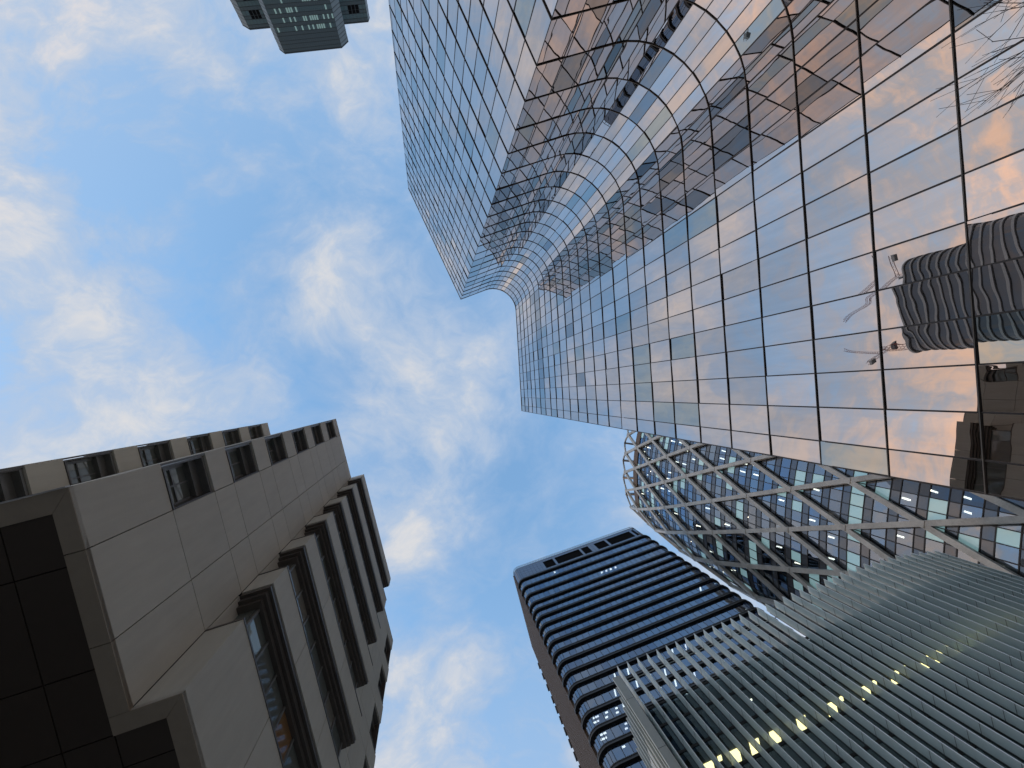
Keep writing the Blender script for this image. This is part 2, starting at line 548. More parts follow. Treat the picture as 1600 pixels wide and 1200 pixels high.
FL, Z0 = 3.742, 15.23
rows = [fac(5.353)] + [fac(-9.724 + 1.9602 * k) for k in range(7, -6, -1)]           # along the wide wall
ca = math.radians(-22.7)
cdir = (math.cos(ca), math.sin(ca))
P2 = (7.33, -23.0)
Rr = 5.515
# concave round: starts tangent to the wide wall, ends tangent to the cheek wall
st = rows[-1]
cen = (st[0] - E_[0] * Rr, st[1] - E_[1] * Rr)
a_st = math.degrees(math.atan2(E_[1], E_[0]))
arcp = arc(cen[0], cen[1], Rr, a_st, a_st - 109.57, 11)
end = arcp[-1]
cheek = [(end[0] + (P2[0] - end[0]) * i / 3, end[1] + (P2[1] - end[1]) * i / 3) for i in range(4)]
P3 = (-5.04, -49.07)
left = [(P2[0] + (P3[0] - P2[0]) * i / 15, P2[1] + (P3[1] - P2[1]) * i / 15) for i in range(16)]
path = rows + arcp[1:] + cheek[1:] + left[1:]
P4 = (P3[0] + 38 * cdir[0], P3[1] + 38 * cdir[1])
P7 = (path[0][0] + 20 * 0.985, path[0][1] - 20 * 0.17)
tower = empty('glass_tower', 'tall mirror glass tower with a concave rounded recess and a sharp corner', 'skyscraper', (22, 0, 0))
TX = Matrix.Translation((-22, 0, 0))
sh = lambda pts: [(x - 22, y) for x, y in pts]
pathL = sh(path)
KF = list(range(-4, 25))
ZTOP = Z0 + FL * 24
PAR = ZTOP + 0.45
items = []
for j in range(len(pathL) - 1):
    for k in range(-4, 24):
        z0, z1 = Z0 + FL * k, Z0 + FL * (k + 1)
        Mx, l = pane_matrix(pathL[j], pathL[j + 1], z0, z1, 0.0068)
        x = rnd.random()
        mk = 'tower_a' if x < 0.46 else 'tower_b' if x < 0.70 else 'tower_e' if x < 0.88 else 'tower_c' if x < 0.965 else 'tower_d'
        if k == 18 and j < 13:
            mk = 'tower_d' if j > 2 else 'tower_c'
        items.append((Mx, l - 0.03, FL - 0.05, mk))
place_panes(tower, items)
b = MB()
b.strip(pathL, -0.30, -0.06, 0.0, ZTOP + 0.3)
b.build('curtain_wall_backing', M['tower_back'], tower)
for k in KF:
    b = MB()
    z = Z0 + FL * k
    b.strip(pathL, -0.04, 0.035, z - 0.050, z + 0.050, 0)
    b.strip(pathL, 0.0352, 0.075, z - 0.022, z + 0.016, 1)
    b.build('transom', [M['tower_mull'], M['bronze']], tower)
for j in range(len(pathL)):
    p = pathL[j]
    a = pathL[max(0, j - 1)]
    c = pathL[min(len(pathL) - 1, j + 1)]
    b = MB()
    tx, ty = c[0] - a[0], c[1] - a[1]
    l = math.hypot(tx, ty)
    tx, ty = tx / l, ty / l
    Mx = Matrix(((tx, -ty, 0, p[0] + ty * 0.025), (ty, tx, 0, p[1] - tx * 0.025), (0, 0, 1, ZTOP / 2), (0, 0, 0, 1)))
    b.mbox(Mx, 0.075 if j < 16 else 0.06, 0.06, ZTOP - 0.1)
    b.build('mullion', M['tower_mull'], tower)
b = MB()
b.strip(pathL, -0.35, 0.05, ZTOP + 0.06, PAR)
b.build('parapet', M['greymetal'], tower)
back = sh([P3, P4, P7, (path[0][0] + 0.4, path[0][1] - 0.02)])
b = MB()
b.strip([back[0], back[1], back[2], back[3]], -0.4, 0.0, 0.0, PAR - 0.01)
b.build('back_wall', M['tower_d'], tower)
b = MB()
b.prism(list(reversed(offset(pathL, -0.4))) + [back[2], back[1]][::1] if False else (offset(pathL, -0.4) + [back[1], back[2]]), ZTOP - 0.5, ZTOP - 0.2)
b.build('roof', M['roof'], tower)

# ------------------------------------------------------------------ 2. beige stepped building
BA = math.radians(-13.92)
bdir = (math.cos(BA), math.sin(BA))
bei = empty('beige_building', 'beige panelled office block with stepped corners and ribbon windows, dark underside overhead', 'office building',
            (-6.6 * bdir[0], -6.6 * bdir[1], 0), BA)
ZB = 9.13 + EYE
ZR = 31.5 + EYE
SILL = [11.8 + 3.3 * i + EYE for i in range(6)]
HEAD = [s_ + 2.06 for s_ in SILL]
G = 0.011                                                            # half joint


def panel(x0, x1, y0, y1, z0, z1, mk='beige', name='panel'):
    b_ = MB()
    b_.box(x0, x1, y0, y1, z0, z1)
    return b_.build(name, M[mk], bei)


XD = 0.11
zc = [ZB] + [z for i in range(6) for z in (SILL[i], HEAD[i])] + [ZR]


def plain_columns(cols, xf):
    for y0, y1 in cols:
        for i in range(len(zc) - 1):
            panel(xf - XD, xf, y0 + G, y1 - G, zc[i] + G, zc[i + 1] - G)


def corner_window(xf, ya, yb, i, outer, side_in):
    """recessed window at a building corner: ya..yb along the wall; outer = -1 when the open corner is at ya"""
    z0, z1 = SILL[i], HEAD[i]
    w = empty_part('window')
    f = MB()
    xg = xf - 0.42
    yo, yi = (ya + side_in, yb) if outer < 0 else (ya, yb - side_in)
    # front frame, stepped head box, sill
    f.box(xg - 0.05, xg + 0.05, yo, yo + 0.09, z0 + 0.10, z1 - 0.42)
    f.box(xg - 0.05, xg + 0.05, yi - 0.09, yi, z0 + 0.10, z1 - 0.42)
    f.box(xg - 0.05, xg + 0.05, (yo + yi) / 2 - 0.02, (yo + yi) / 2 + 0.02, z0 + 0.10, z1 - 0.42)
    f.box(xg - 0.05, xg + 0.05, yo + 0.09, yi - 0.09, z0 + 0.95, z0 + 0.99)
    f.box(xg - 0.06, xg + 0.16, yo, yi, z1 - 0.42, z1 - 0.10)
    f.box(xg - 0.06, xf - 0.06, yo, yi, z1 - 0.10, z1 - 0.004)
    f.build('frame', M['greymetal'], w)
    s_ = MB()
    s_.box(xg - 0.06, xf + 0.02, yo, yi, z0 + 0.004, z0 + 0.06)
    s_.build('sill', M['bronze'], w)
    r_ = MB()                                                        # reveal lining at the wall side and cheek at the open side
    if outer < 0:
        r_.box(xg - 0.06, xf - 0.02, yi - 0.03, yi - 0.004, z0 + 0.061, z1 - 0.101)
        r_.box(xf - 1.3, xf - 0.05, yo - 0.05, yo - 0.004, z0 + 0.004, z1 - 0.004)
        r_.box(xf - 0.09, xf - 0.01, ya + 0.015, ya + 0.06, z0 + 0.004, z1 - 0.004)
    else:
        r_.box(xg - 0.06, xf - 0.02, yi + 0.004, yi + 0.05, z0 + 0.061, z1 - 0.101)
        r_.box(xg - 0.06, xf - 0.02, yo + 0.004, yo + 0.03, z0 + 0.061, z1 - 0.101)
    r_.build('reveal', M['bronze'], w)
    g_ = MB()
    g_.box(xg - 0.02, xg + 0.01, yo + 0.09, yi - 0.09, z0 + 0.10, z1 - 0.42)
    g_.build('pane', M['win'], w)
    return w


def empty_part(name):
    o = bpy.data.objects.new(name, None)
    COL.objects.link(o)
    o.parent = bei
    return o


def corner_stack(xf, ya, yb, outer):
    for i in range(6):
        corner_window(xf, ya, yb, i, outer, 0.13)
    zs = [(ZB, SILL[0])] + [(HEAD[i], SILL[i + 1]) for i in range(5)] + [(HEAD[5], ZR)]
    for a_, c_ in zs:
        if a_ == ZB:
            panel(xf - XD, xf, ya + G, yb - G, a_ + G, c_ - 0.9)
            panel(xf - 0.9, xf, ya + G, yb - G, c_ - 0.9 + 0.001, c_ - G)
        else:
            panel(xf - 0.9, xf, ya + G, yb - G, a_ + G, c_ - G)


A0, A1 = 0.05, 4.27
corner_stack(0.0, A0, 1.22, -1)
plain_columns([(1.22, 2.97), (2.97, A1)], 0.0)
corner_stack(-4.27, -0.81, 0.40, -1)
plain_columns([(0.40, 2.2)], -4.27)
B0, B1 = 4.28, 11.88
corner_stack(0.0, 14.90, 16.10, 1)
plain_columns([(11.89, 13.2), (13.2, 14.90)], 0.0)
# the bay with ribbon windows
XB = 0.87
zs = [(ZB, SILL[0])] + [(HEAD[i], SILL[i + 1]) for i in range(5)] + [(HEAD[5], ZR)]
for a_, c_ in zs:
    wv = (B1 - B0) / 3
    for j in range(3):
        y0 = B0 + wv * j
        panel(XB - (0.11 if a_ == ZB else 0.5), XB, y0 + (0.0 if j == 0 else G), y0 + wv - (0.0 if j == 2 else G), a_ + G, c_ - G, name='spandrel_panel')
    panel(0.0, XB - (0.112 if a_ == ZB else 0.502), B0, B0 + (0.1 if a_ == ZB else 0.3), a_ + G, c_ - G, name='return_panel')
    panel(0.0, XB - 0.502, B1 - 0.3, B1, a_ + G, c_ - G, name='return_panel')
for i in range(6):
    z0, z1 = SILL[i], HEAD[i]
    rw = empty_part('ribbon_window')
    f = MB()
    f.box(-0.1, XB + 0.015, B0 - 0.02, B1 + 0.02, z0 - 0.012, z0 + 0.05)                # black gasket on the ledge
    f.box(0.003, XB - 0.03, B0 + 0.03, B1 - 0.03, z1 - 0.16, z1 - 0.004)                     # stepped head
    f.box(0.003, XB - 0.12, B0 + 0.12, B1 - 0.12, z1 - 0.34, z1 - 0.161)
    f.box(0.003, XB - 0.22, B0 + 0.22, B1 - 0.22, z1 - 0.50, z1 - 0.341)
    f.build('head', M['bronze'], rw)
    fr = MB()
    xg = XB - 0.36
    yy = [B0 + 0.46 + (B1 - B0 - 0.92) * j / 7 for j in range(8)]
    for j, y in enumerate(yy):
        mu = MB()
        mu.box(xg - 0.03, xg + 0.06, y - 0.035, y + 0.035, z0 + 0.051, z1 - 0.501)
        mu.build('mullion', M['greymetal'], rw)
    fr.box(0.012, xg - 0.05, B0 + 0.36, B0 + 0.405, z0 + 0.051, z0 + 0.13)
    fr.build('frame', M['greymetal'], rw)
    gp = MB()
    gp.box(0.012, xg - 0.05, B0 + 0.41, B0 + 0.44, z0 + 0.051, z1 - 0.501)
    gp.build('pane', M['win'], rw)
    for ya_, yb_ in ((B0 + 0.005, B0 + 0.47), (B1 - 0.47, B1 - 0.005)):
        ex = MB()
        ex.box(-0.09, 0.0, ya_, yb_, z0 + 0.051, z1 - 0.17)
        ex.build('recess_panel', M['beige'], rw)
    for j in range(7):
        gp = MB()
        gp.box(xg - 0.02, xg + 0.01, yy[j] + 0.035, yy[j + 1] - 0.035, z0 + 0.051, z1 - 0.501)
        x = rnd.random()
        mk = 'win'
        if i == 0:
            mk = 'curtain' if j == 3 else 'win'
        elif x < 0.42:
            mk = 'blind'
        gp.build('pane', M[mk], rw)
# core behind the panels
b = MB()
b.box(-16.0, -XD - 0.01, 1.225, 14.895, ZB + 0.25, ZR - 0.1)
b.box(-16.0, -0.92, 0.19, 1.224, ZB + 0.25, ZR - 0.1)
b.box(-16.0, -0.92, 14.896, 15.95, ZB + 0.25, ZR - 0.1)
b.box(-0.109, 0.34, B0 + 0.48, B1 - 0.48, ZB + 0.25, ZR - 0.1)
b.box(0.341, XB - 0.12, B0 + 0.12, B1 - 0.12, SILL[0] - 0.3, SILL[0] - 0.02)
b.box(-16.0, -4.27 - 0.92, -0.67, 0.18, ZB + 0.25, ZR - 0.1)
b.build('core_wall', M['joint'], bei)
b = MB()
b.box(-16.0, -0.92, 0.052, 0.185, ZB + 0.2, ZR - 0.02)
b.build('side_wall', M['beige'], bei)
b = MB()
b.box(-15.9, 0.0, A0, 16.0, ZR - 0.09, ZR - 0.02)
b.build('roof', M['roof'], bei)
# underside: pale mitred rim and dark panels
RW = 0.34


def poly_panel(pts, z0, z1, mk, name):
    b_ = MB()
    b_.prism(pts, z0, z1)
    return b_.build(name, M[mk], bei)


zs0, zs1 = ZB - 0.01, ZB + 0.10
e = 0.008
rim = [
    [(-14.0, A0), (-0.0, A0), (-RW - 0.0, A0 + 0.40), (-14.0, A0 + 0.40)],
    [(0.0, A0 + e), (0.0, 1.22 - e), (-RW, 1.22 - e), (-RW, A0 + 0.40 + e)],
    [(0.0, 1.22 + e), (0.0, 2.97 - e), (-RW, 2.97 - e), (-RW, 1.22 + e)],
    [(0.0, 2.97 + e), (0.0, B0 - e), (-RW, B0 - e), (-RW, 2.97 + e)],
    [(XB, B0), (XB - RW, B0 + 0.34), (-RW, B0 + 0.34), (-RW, B0)],
    [(XB, B0 + e), (XB, 6.8 - e), (XB - RW, 6.8 - e), (XB - RW, B0 + 0.34 + e)],
    [(XB, 6.8 + e), (XB, 9.34 - e), (XB - RW, 9.34 - e), (XB - RW, 6.8 + e)],
    [(XB, 9.34 + e), (XB, B1), (XB - RW, B1), (XB - RW, 9.34 + e)],
]
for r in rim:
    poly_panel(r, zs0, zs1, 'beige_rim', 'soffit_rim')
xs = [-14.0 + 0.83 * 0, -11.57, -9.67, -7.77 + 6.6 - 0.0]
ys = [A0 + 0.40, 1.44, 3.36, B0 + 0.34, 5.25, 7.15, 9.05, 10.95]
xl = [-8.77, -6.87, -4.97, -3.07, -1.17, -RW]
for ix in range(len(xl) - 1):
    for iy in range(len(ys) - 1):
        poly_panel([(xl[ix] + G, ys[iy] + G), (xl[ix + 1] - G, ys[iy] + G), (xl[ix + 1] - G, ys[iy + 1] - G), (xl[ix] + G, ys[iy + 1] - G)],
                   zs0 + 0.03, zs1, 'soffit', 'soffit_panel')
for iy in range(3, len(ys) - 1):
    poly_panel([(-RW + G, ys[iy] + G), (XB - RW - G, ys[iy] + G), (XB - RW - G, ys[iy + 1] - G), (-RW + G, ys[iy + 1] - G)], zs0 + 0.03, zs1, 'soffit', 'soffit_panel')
b = MB()
b.box(-14.0, -0.02, A0 + 0.1, 15.9, zs1 + 0.01, zs1 + 0.1)
b.box(-0.02, XB - 0.05, B0 + 0.1, B1 - 0.1, zs1 + 0.01, zs1 + 0.1)
b.build('soffit_backing', M['joint'], bei)
b = MB()
b.box(-14.0, -0.02, A0 - 0.03, A0 - 0.002, ZB - 0.04, ZB + 0.06)
b.build('edge_trim', M['lightmetal'], bei)
b = MB()
b.box(-15.5, -9.5, 1.5, 14.5, 0.0, ZB + 0.09)
b.build('ground_core', M['joint'], bei)

# ------------------------------------------------------------------ 3. banded tower with rounded corners
NA = math.radians(-14.79)
dark = empty('banded_tower', 'dark blue glass tower wrapped in black bands with rounded corners', 'skyscraper', (0, 0, 0), NA)
L0, L1, F0, FB = 10.75, 54.9, 61.2, 87.2
rc = 2.0


def cpath(n_front, back_l=True):
    left_ = [(L0, FB), (L0, F0 + rc)]
    a1 = arc(L0 + rc, F0 + rc, rc, 180, 270, 5)
    fr_ = [(L0 + rc + (L1 - L0 - 2 * rc) * i / n_front, F0) for i in range(n_front + 1)]
    a2 = arc(L1 - rc, F0 + rc, rc, 270, 360, 5)
    rt = [(L1, F0 + rc + (FB - F0 - rc) * i / 12) for i in range(1, 13)]
    return a1, fr_, a2, rt


a1, fr_, a2, rt = cpath(27)
gpath = a1 + fr_[1:] + a2[1:] + rt
ZK = [127.8 + EYE - 4.88 * i for i in range(4)]
while ZK[-1] > 6:
    ZK.append(ZK[-1] - 3.67)
ZCR = 137.6 + EYE
items = []
for i in range(len(ZK) - 1):
    for j in range(len(gpath) - 1):
        z1, z0 = ZK[i] - 0.40, ZK[i + 1] + 0.40
        Mx, l = pane_matrix(gpath[j], gpath[j + 1], z0, z1, 0.002)
        items.append((Mx, l - 0.05, z1 - z0, 'bluegl' if rnd.random() < 0.7 else 'bluegl_b'))
hid = lambda x, y: (y < 1041 - 0.41 * (x - 964)) or x < 964 + (y - 1041) * 0.62
place_panes(dark, items, 300, test=hid)
for i, z in enumerate(ZK):
    b = MB()
    b.strip(gpath, 0.0, 0.36, z - 0.40, z + 0.28, 0)
    b.strip(gpath, 0.365, 0.47, z - 0.42, z - 0.26, 1)
    b.strip(gpath, 0.365, 0.43, z + 0.14, z + 0.30, 1)
    bl = MB()
    b.box(L0 - 0.62, L0 + 0.8, FB - 0.005, FB + 0.9, z - 0.9, z + 0.75, 0)
    b.build('band', [M['belt'], M['belt_lip']], dark)
# dark recessed joints between panes: slim mullions as one strip set per tower face
b = MB()
for p, r in zip(gpath[:-1], gpath[1:]):
    Mx, l = pane_matrix(p, r, 0.3, ZK[0], 0)
    Mx = Mx @ Matrix.Translation((-l / 2, -0.02, 0))
    b.mbox(Mx, 0.11, 0.06, ZK[0] - 0.3)
b.build('mullion', M['belt'], dark, stuff=True)
for i, z in enumerate(ZK):
    b = MB()
    b.prism([(L0 + 0.6, FB - 0.6), (L0 + 0.6, F0 + rc), (L0 + rc, F0 + 0.6), (L1 - rc, F0 + 0.6), (L1 - 0.6, F0 + rc), (L1 - 0.6, FB - 0.6)], z - 0.38, z + 0.30)
    b.build('floor_slab', M['interior'], dark)
b = MB()
b.box(L0 + 5.0, L1 - 6.0, F0 + 6.0, FB - 3, 0, ZCR - 2)
b.build('core_wall', M['interior_d'], dark)
# side wall of brown vertical ribs
b = MB()
b.box(L0 - 0.05, L0 + 0.3, F0 + rc + 0.02, FB, 0, ZCR - 0.3)
nr = 26
for i in range(nr):
    y = F0 + rc + 0.3 + (FB - F0 - rc - 0.5) * i / (nr - 1)
    b.box(L0 - 0.32, L0 - 0.051, y - 0.14, y + 0.14, 0, ZCR - 0.35)
b.build('ribbed_side_wall', M['rib'], dark)
b = MB()
b.box(L0 + 0.3, L1 - 0.05, FB + 0.01, FB + 0.4, 0, ZCR - 0.3)
b.build('back_wall', M['rib'], dark)
# crown: flat glazed storey with black louvre openings and a railing
CZ0 = ZK[0] + 0.38
items = []
nz = 5
fr_c = [L0 + rc + (L1 - L0 - 2 * rc) * i / 36 for i in range(37)]
opening = lambda x, iz: iz in (1, 2, 3) and (20.5 < x < 36.6 or 38.6 < x < 54.2)
crp = a1[:-1] + [(x, F0) for x in fr_c] + a2[1:] + rt
hz = (ZCR - 1.3 - CZ0) / nz
for j in range(len(crp) - 1):
    for iz in range(nz):
        mx = (crp[j][0] + crp[j + 1][0]) / 2
        if abs(crp[j][1] - F0) < 0.01 and abs(crp[j + 1][1] - F0) < 0.01 and opening(mx, iz):
            continue
        Mx, l = pane_matrix(crp[j], crp[j + 1], CZ0 + hz * iz, CZ0 + hz * (iz + 1), 0.0015)
        items.append((Mx, l - 0.05, hz - 0.05, 'crown'))
place_panes(dark, items, 0, 'crown_panel')
b = MB()
b.strip(crp, -0.5, -0.2, CZ0, ZCR - 1.4)
b.build('louvre_wall', M['louvre'], dark)
for x in (24.2, 33.4, 42.5, 51.7):
    b = MB()
    b.box(x - 0.35, x + 0.35, F0 - 0.02, F0 + 0.19, CZ0 + hz - 0.02, CZ0 + 4 * hz + 0.02)
    b.build('louvre_post', M['crown'], dark)
b = MB()
b.strip(crp, -0.15, 0.06, ZCR - 1.28, ZCR - 1.10)
b.strip(crp, -0.08, 0.04, ZCR - 0.12, ZCR)
for i in range(44):
    x = L0 + rc + (L1 - L0 - 2 * rc) * i / 43
    b.box(x - 0.05, x + 0.05, F0 + 0.0, F0 + 0.07, ZCR - 1.099, ZCR - 0.121)
b.build('railing', M['greymetal'], dark)
b = MB()
b.box(L0 + 0.6, L1 - 0.6, F0 + 0.6, FB - 0.1, ZCR - 2.2, ZCR - 1.9)
b.build('roof', M['roof'], dark)


def lamps(root, spots, name='ceiling_light'):
    for x, y, z, lx, ly, mk in spots:
        b_ = MB()
        b_.box(x - lx / 2, x + lx / 2, y - ly / 2, y + ly / 2, z - 0.06, z)
        b_.build(name, M[mk], root)


def slab_under(z):
    zz_ = [k_ for k_ in ZK if k_ > z]
    return zz_[-1] - 0.39


sp = []
for x in (33.9, 35.3, 36.7, 38.2):
    sp.append((x, F0 + 0.9, slab_under(116.5), 0.6, 0.5, 'lamp'))
sp.append((22.2, F0 + 0.9, slab_under(125.5), 0.5, 0.5, 'lamp'))
sp.append((50.0, F0 + 0.9, slab_under(96.0), 0.35, 0.9, 'lamp'))
for z in (71.0, 67.4, 63.8):
    for x in (13.0, 15.0, 17.2):
        for y in (0.8, 1.6):
            if rnd.random() < 0.75:
                sp.append((x + rnd.uniform(-.2, .2), F0 + y, slab_under(z), 1.1 if x < 14 else 0.5, 0.28, 'lamp'))
for z in (75.0, 78.5, 71.0, 67.4):
    for x in (18.5, 20.2, 23.0, 26.0, 29.0, 33.0, 36.0):
        if rnd.random() < 0.6:
            sp.append((x, F0 + rnd.uniform(0.9, 1.4), slab_under(z), 0.26, 1.3, 'lamp'))
lamps(dark, sp)

# ------------------------------------------------------------------ 4. office block with vertical glass fins
finb = empty('finned_building', 'low office block covered in upright frosted glass fins with one lit floor', 'office building', (0, 0, 0), NA)
NF, FS0, FSP = 38, 13.1, 1.342
NO, DEP, ZT = 37.6, 0.95, 49.5 + EYE


def bend(s):
    return 2.64 * max(0.0, (s - 46.7) / 16.7) ** 2


fs = [FS0 + FSP * i for i in range(NF)]
Zs = [43.4 + EYE - 2.5, 37.6 + EYE]
ZF = [43.4 + EYE, 40.9 + EYE, 37.6 + EYE]
while ZF[-1] > 4:
    ZF.append(ZF[-1] - 3.29)
joints = [ZT - 1.7]
while joints[-1] > 3:
    joints.append(joints[-1] - 3.29)
for i, s_ in enumerate(fs):
    b = MB()
    y0 = NO + bend(s_)
    y1 = y0 + DEP
    zt = ZT
    for zj in joints + [0.4]:
        b.box(s_ - 0.025, s_ + 0.025, y0, y1, zj + 0.02, zt - 0.02, 0)
        b.box(s_ - 0.045, s_ + 0.045, y0 - 0.06, y0 - 0.002, zj + 0.02, zt - 0.02, 2)
        if zj > 1:
            b.box(s_ - 0.032, s_ + 0.032, y0 + 0.02, y1 + 0.02, zj - 0.02, zj + 0.02, 1)
        zt = zj
    b.box(s_ - 0.03, s_ + 0.03, y1 + 0.003, y1 + 0.09, 0.4, ZT - 0.5, 1)
    b.build('fin', [M['fin'], M['finclamp'], M['finedge']], finb)
fpath = [(s_ - 0.001, NO + DEP + 0.12 + bend(s_)) for s_ in fs] + [(fs[-1] + 0.6, NO + DEP + 0.12 + bend(fs[-1] + 0.6))]
items = []
for i in range(len(ZF) - 1):
    for j in range(len(fpath) - 1):
        Mx, l = pane_matrix(fpath[j], fpath[j + 1], ZF[i + 1] + 0.12, ZF[i] - 0.12, 0.002)
        items.append((Mx, l - 0.04, ZF[i] - ZF[i + 1] - 0.24, 'fingl'))
place_panes(finb, items, 300)
for z in ZF:
    b = MB()
    b.strip(fpath, -0.10, 0.05, z - 0.13, z + 0.13)
    b.build('transom', M['belt'], finb)
for z in ZF:
    b = MB()
    b.prism([(fs[0], 55)] + offset(fpath, -0.3) + [(fs[-1] + 0.6, 56)], z - 0.25, z - 0.02)
    b.build('floor_slab', M['interior'], finb)
b = MB()
b.box(fs[0] + 2, fs[-1] - 3, 47.5, 54.9, 0, ZF[0] - 0.3)
b.build('core_wall', M['interior'], finb)
b = MB()
b.strip([(fs[0] - 0.3, 55.2), (fs[0] - 0.3, NO + DEP + 0.5)], -0.25, 0.0, 0, ZF[0] - 0.05)
b.strip([(fs[-1] + 0.65, NO + DEP + 0.5 + bend(fs[-1])), (fs[-1] + 0.65, 56)], -0.25, 0.0, 0, ZF[0] - 0.05)
b.build('side_wall', M['interior_d'], finb)
b = MB()
b.strip(fpath, 0.20, 0.26, 47.7 + EYE, 47.78 + EYE)
b.build('top_rail', M['finmetal'], finb)
# end panel and the stack of slim ribs on the left return
b = MB()
b.box(11.84, 12.74, 37.75, 37.95, 0, 48.2 + EYE)
for zj in joints[1::2]:
    b.box(11.83, 12.75, 37.745, 37.955, zj - 0.02, zj + 0.02, 1)
b.build('end_panel', [M['finmetal'], M['finclamp']], finb)
for i in range(7):
    b = MB()
    y = 38.95 + 1.3 * i
    x = 11.98 + 0.08 * i
    b.box(x, x + 0.5, y, y + 0.16, 0, 48.2 + EYE)
    b.build('end_rib', M['finmetal'], finb)
b = MB()
b.box(12.30, 12.72, 37.96, 48.5, 0, 43.0 + EYE)
b.build('end_wall', M['finmetal'], finb)
sp = []
for s_ in (16.5, 19.5, 21.8, 24.2, 27.5, 31.3, 35.7, 39.7, 43.9, 45.8, 48.7, 50.5):
    s2 = s_ * 41.2 / 42.3
    sp.append((s2, 41.1, ZF[2] - 0.26, 1.05, 1.3, 'lampw'))
    if rnd.random() < 0.6:
        sp.append((s2 + 1.3, 40.6, ZF[2] - 0.26, 0.4, 0.5, 'lampw'))
for s_, z in ((22, 1), (30, 1), (27.5, 0), (34, 0), (38, 1)):
    sp.append((s_ + 2, 39.9, ZF[z] - 0.26, 0.16, 0.16, 'lamp'))
lamps(finb, sp)

# ------------------------------------------------------------------ 5. round diagrid tower
US = 13.0
DC = (10.411 * US, 2.0527 * US)
DA, DB_, DROT = 5.2562 * US, 4.3528 * US, -1.2675
DZ0 = 11.3474 * US + EYE
DPH, PH0 = 2 * math.pi / 96, 4.4722
dg = empty('diagrid_tower', 'rounded glass tower wrapped in a pale steel diagonal lattice', 'skyscraper', (DC[0], DC[1], 0), DROT)


# plan outline: an ellipse whose end nearest the banded tower is turned in tightly, like an egg
PLAN = {}
for j in range(-5 * 16, 48 * 16 + 1):
    ph = PH0 + DPH * j / 16
    PLAN[j] = (DA * math.cos(ph), DB_ * math.sin(ph))
_dx, _dy = PLAN[-80][0] - PLAN[-79][0], PLAN[-80][1] - PLAN[-79][1]
_st, _an = math.hypot(_dx, _dy), math.atan2(_dy, _dx)
_x, _y = PLAN[-80]
for j in range(-81, -48 * 16 - 1, -1):
    _an -= math.radians(24.0 if j >= -80 - 16 * 4 else 0.9) / 16
    _x, _y = _x + _st * math.cos(_an), _y + _st * math.sin(_an)
    PLAN[j] = (_x, _y)


def surf(ph, kk, inset=0.0):
    S = 1.0 - 0.0036 * max(0.0, 3.0 - kk) ** 2
    u_ = (ph - PH0) / DPH * 16
    i_ = max(-48 * 16 + 1, min(48 * 16 - 1, math.floor(u_)))
    f_ = u_ - i_
    a_, b_ = PLAN[i_], PLAN[i_ + 1]
    x, y = a_[0] + (b_[0] - a_[0]) * f_, a_[1] + (b_[1] - a_[1]) * f_
    tx, ty = b_[0] - a_[0], b_[1] - a_[1]
    l = math.hypot(tx, ty)
    # inward normal is to the left of travel
    return Vector((x * S - ty / l * inset, y * S + tx / l * inset, DZ0 - kk * US))


def node(j, kk):
    return surf(PH0 + DPH * j, kk)


mem = []
for kk in range(-2, 12):
    for j in range(-48, 48):
        if (j - kk) % 2:
            continue
        for dj in (-1, 1):
            k2 = kk + 1
            if k2 > 11:
                continue
            mem.append((node(j, kk), node(j + dj, k2), PH0 + DPH * (j + dj / 2), abs(j)))
mem.sort(key=lambda m: m[3])
rest = MB()
cnt = 0
for a_, c_, ph, _ in mem:
    up = surf(ph, 4.0) - surf(ph, 4.0, 1.0)
    t_ = (c_ - a_).normalized() * 0.25
    up_n = up.normalized() * 0.02 * (cnt % 2)
    if cnt < 296:
        MB().beam(a_ + t_ + up_n, c_ - t_ + up_n, up, 0.95, 0.8).build('lattice_beam', M['steel'], dg)
    else:
        rest.beam(a_ + t_, c_ - t_, up, 0.95, 0.8)
    cnt += 1
rest.build('lattice_beam', M['steel'], dg, stuff=True)
nb = MB()
for kk in range(-2, 12):
    for j in range(-48, 48):
        if (j - kk) % 2 == 0:
            p = node(j, kk)
            ph = PH0 + DPH * j
            up = (surf(ph, 4.0) - surf(ph, 4.0, 1.0)).normalized()
            side = Vector((-up.y, up.x, 0))
            nb.beam(p - Vector((0, 0, 0.62)), p + Vector((0, 0, 0.62)), up, 1.15, 1.0)
nb.build('lattice_node', M['steel'], dg, stuff=True)
# crown arches between the topmost nodes
for j in range(-48, 48):
    if j % 2 == 0 and -40 < j < 26:
        b = MB()
        p, r = node(j, -2), node(j + 2, -2)
        mid = (p + r) / 2
        inn = Vector((-mid.x, -mid.y, 0)).normalized()
        pts = []
        for i in range(9):
            t_ = i / 8
            pt = p.lerp(r, t_)
            hgt = math.sin(math.pi * t_)
            pts.append(pt + Vector((0, 0, 6.0 * hgt)) + inn * 1.8 * hgt)
        for i in range(8):
            b.beam(pts[i], pts[i + 1], -inn, 0.55, 0.55)
        b.build('crown_arch', M['steel'], dg)
        b = MB()
        b.beam(pts[4], pts[4] + inn * 6 - Vector((0, 0, 10)), (0, 0, 1), 0.7, 1.3)
        b.build('crown_strut', M['belt'], dg)
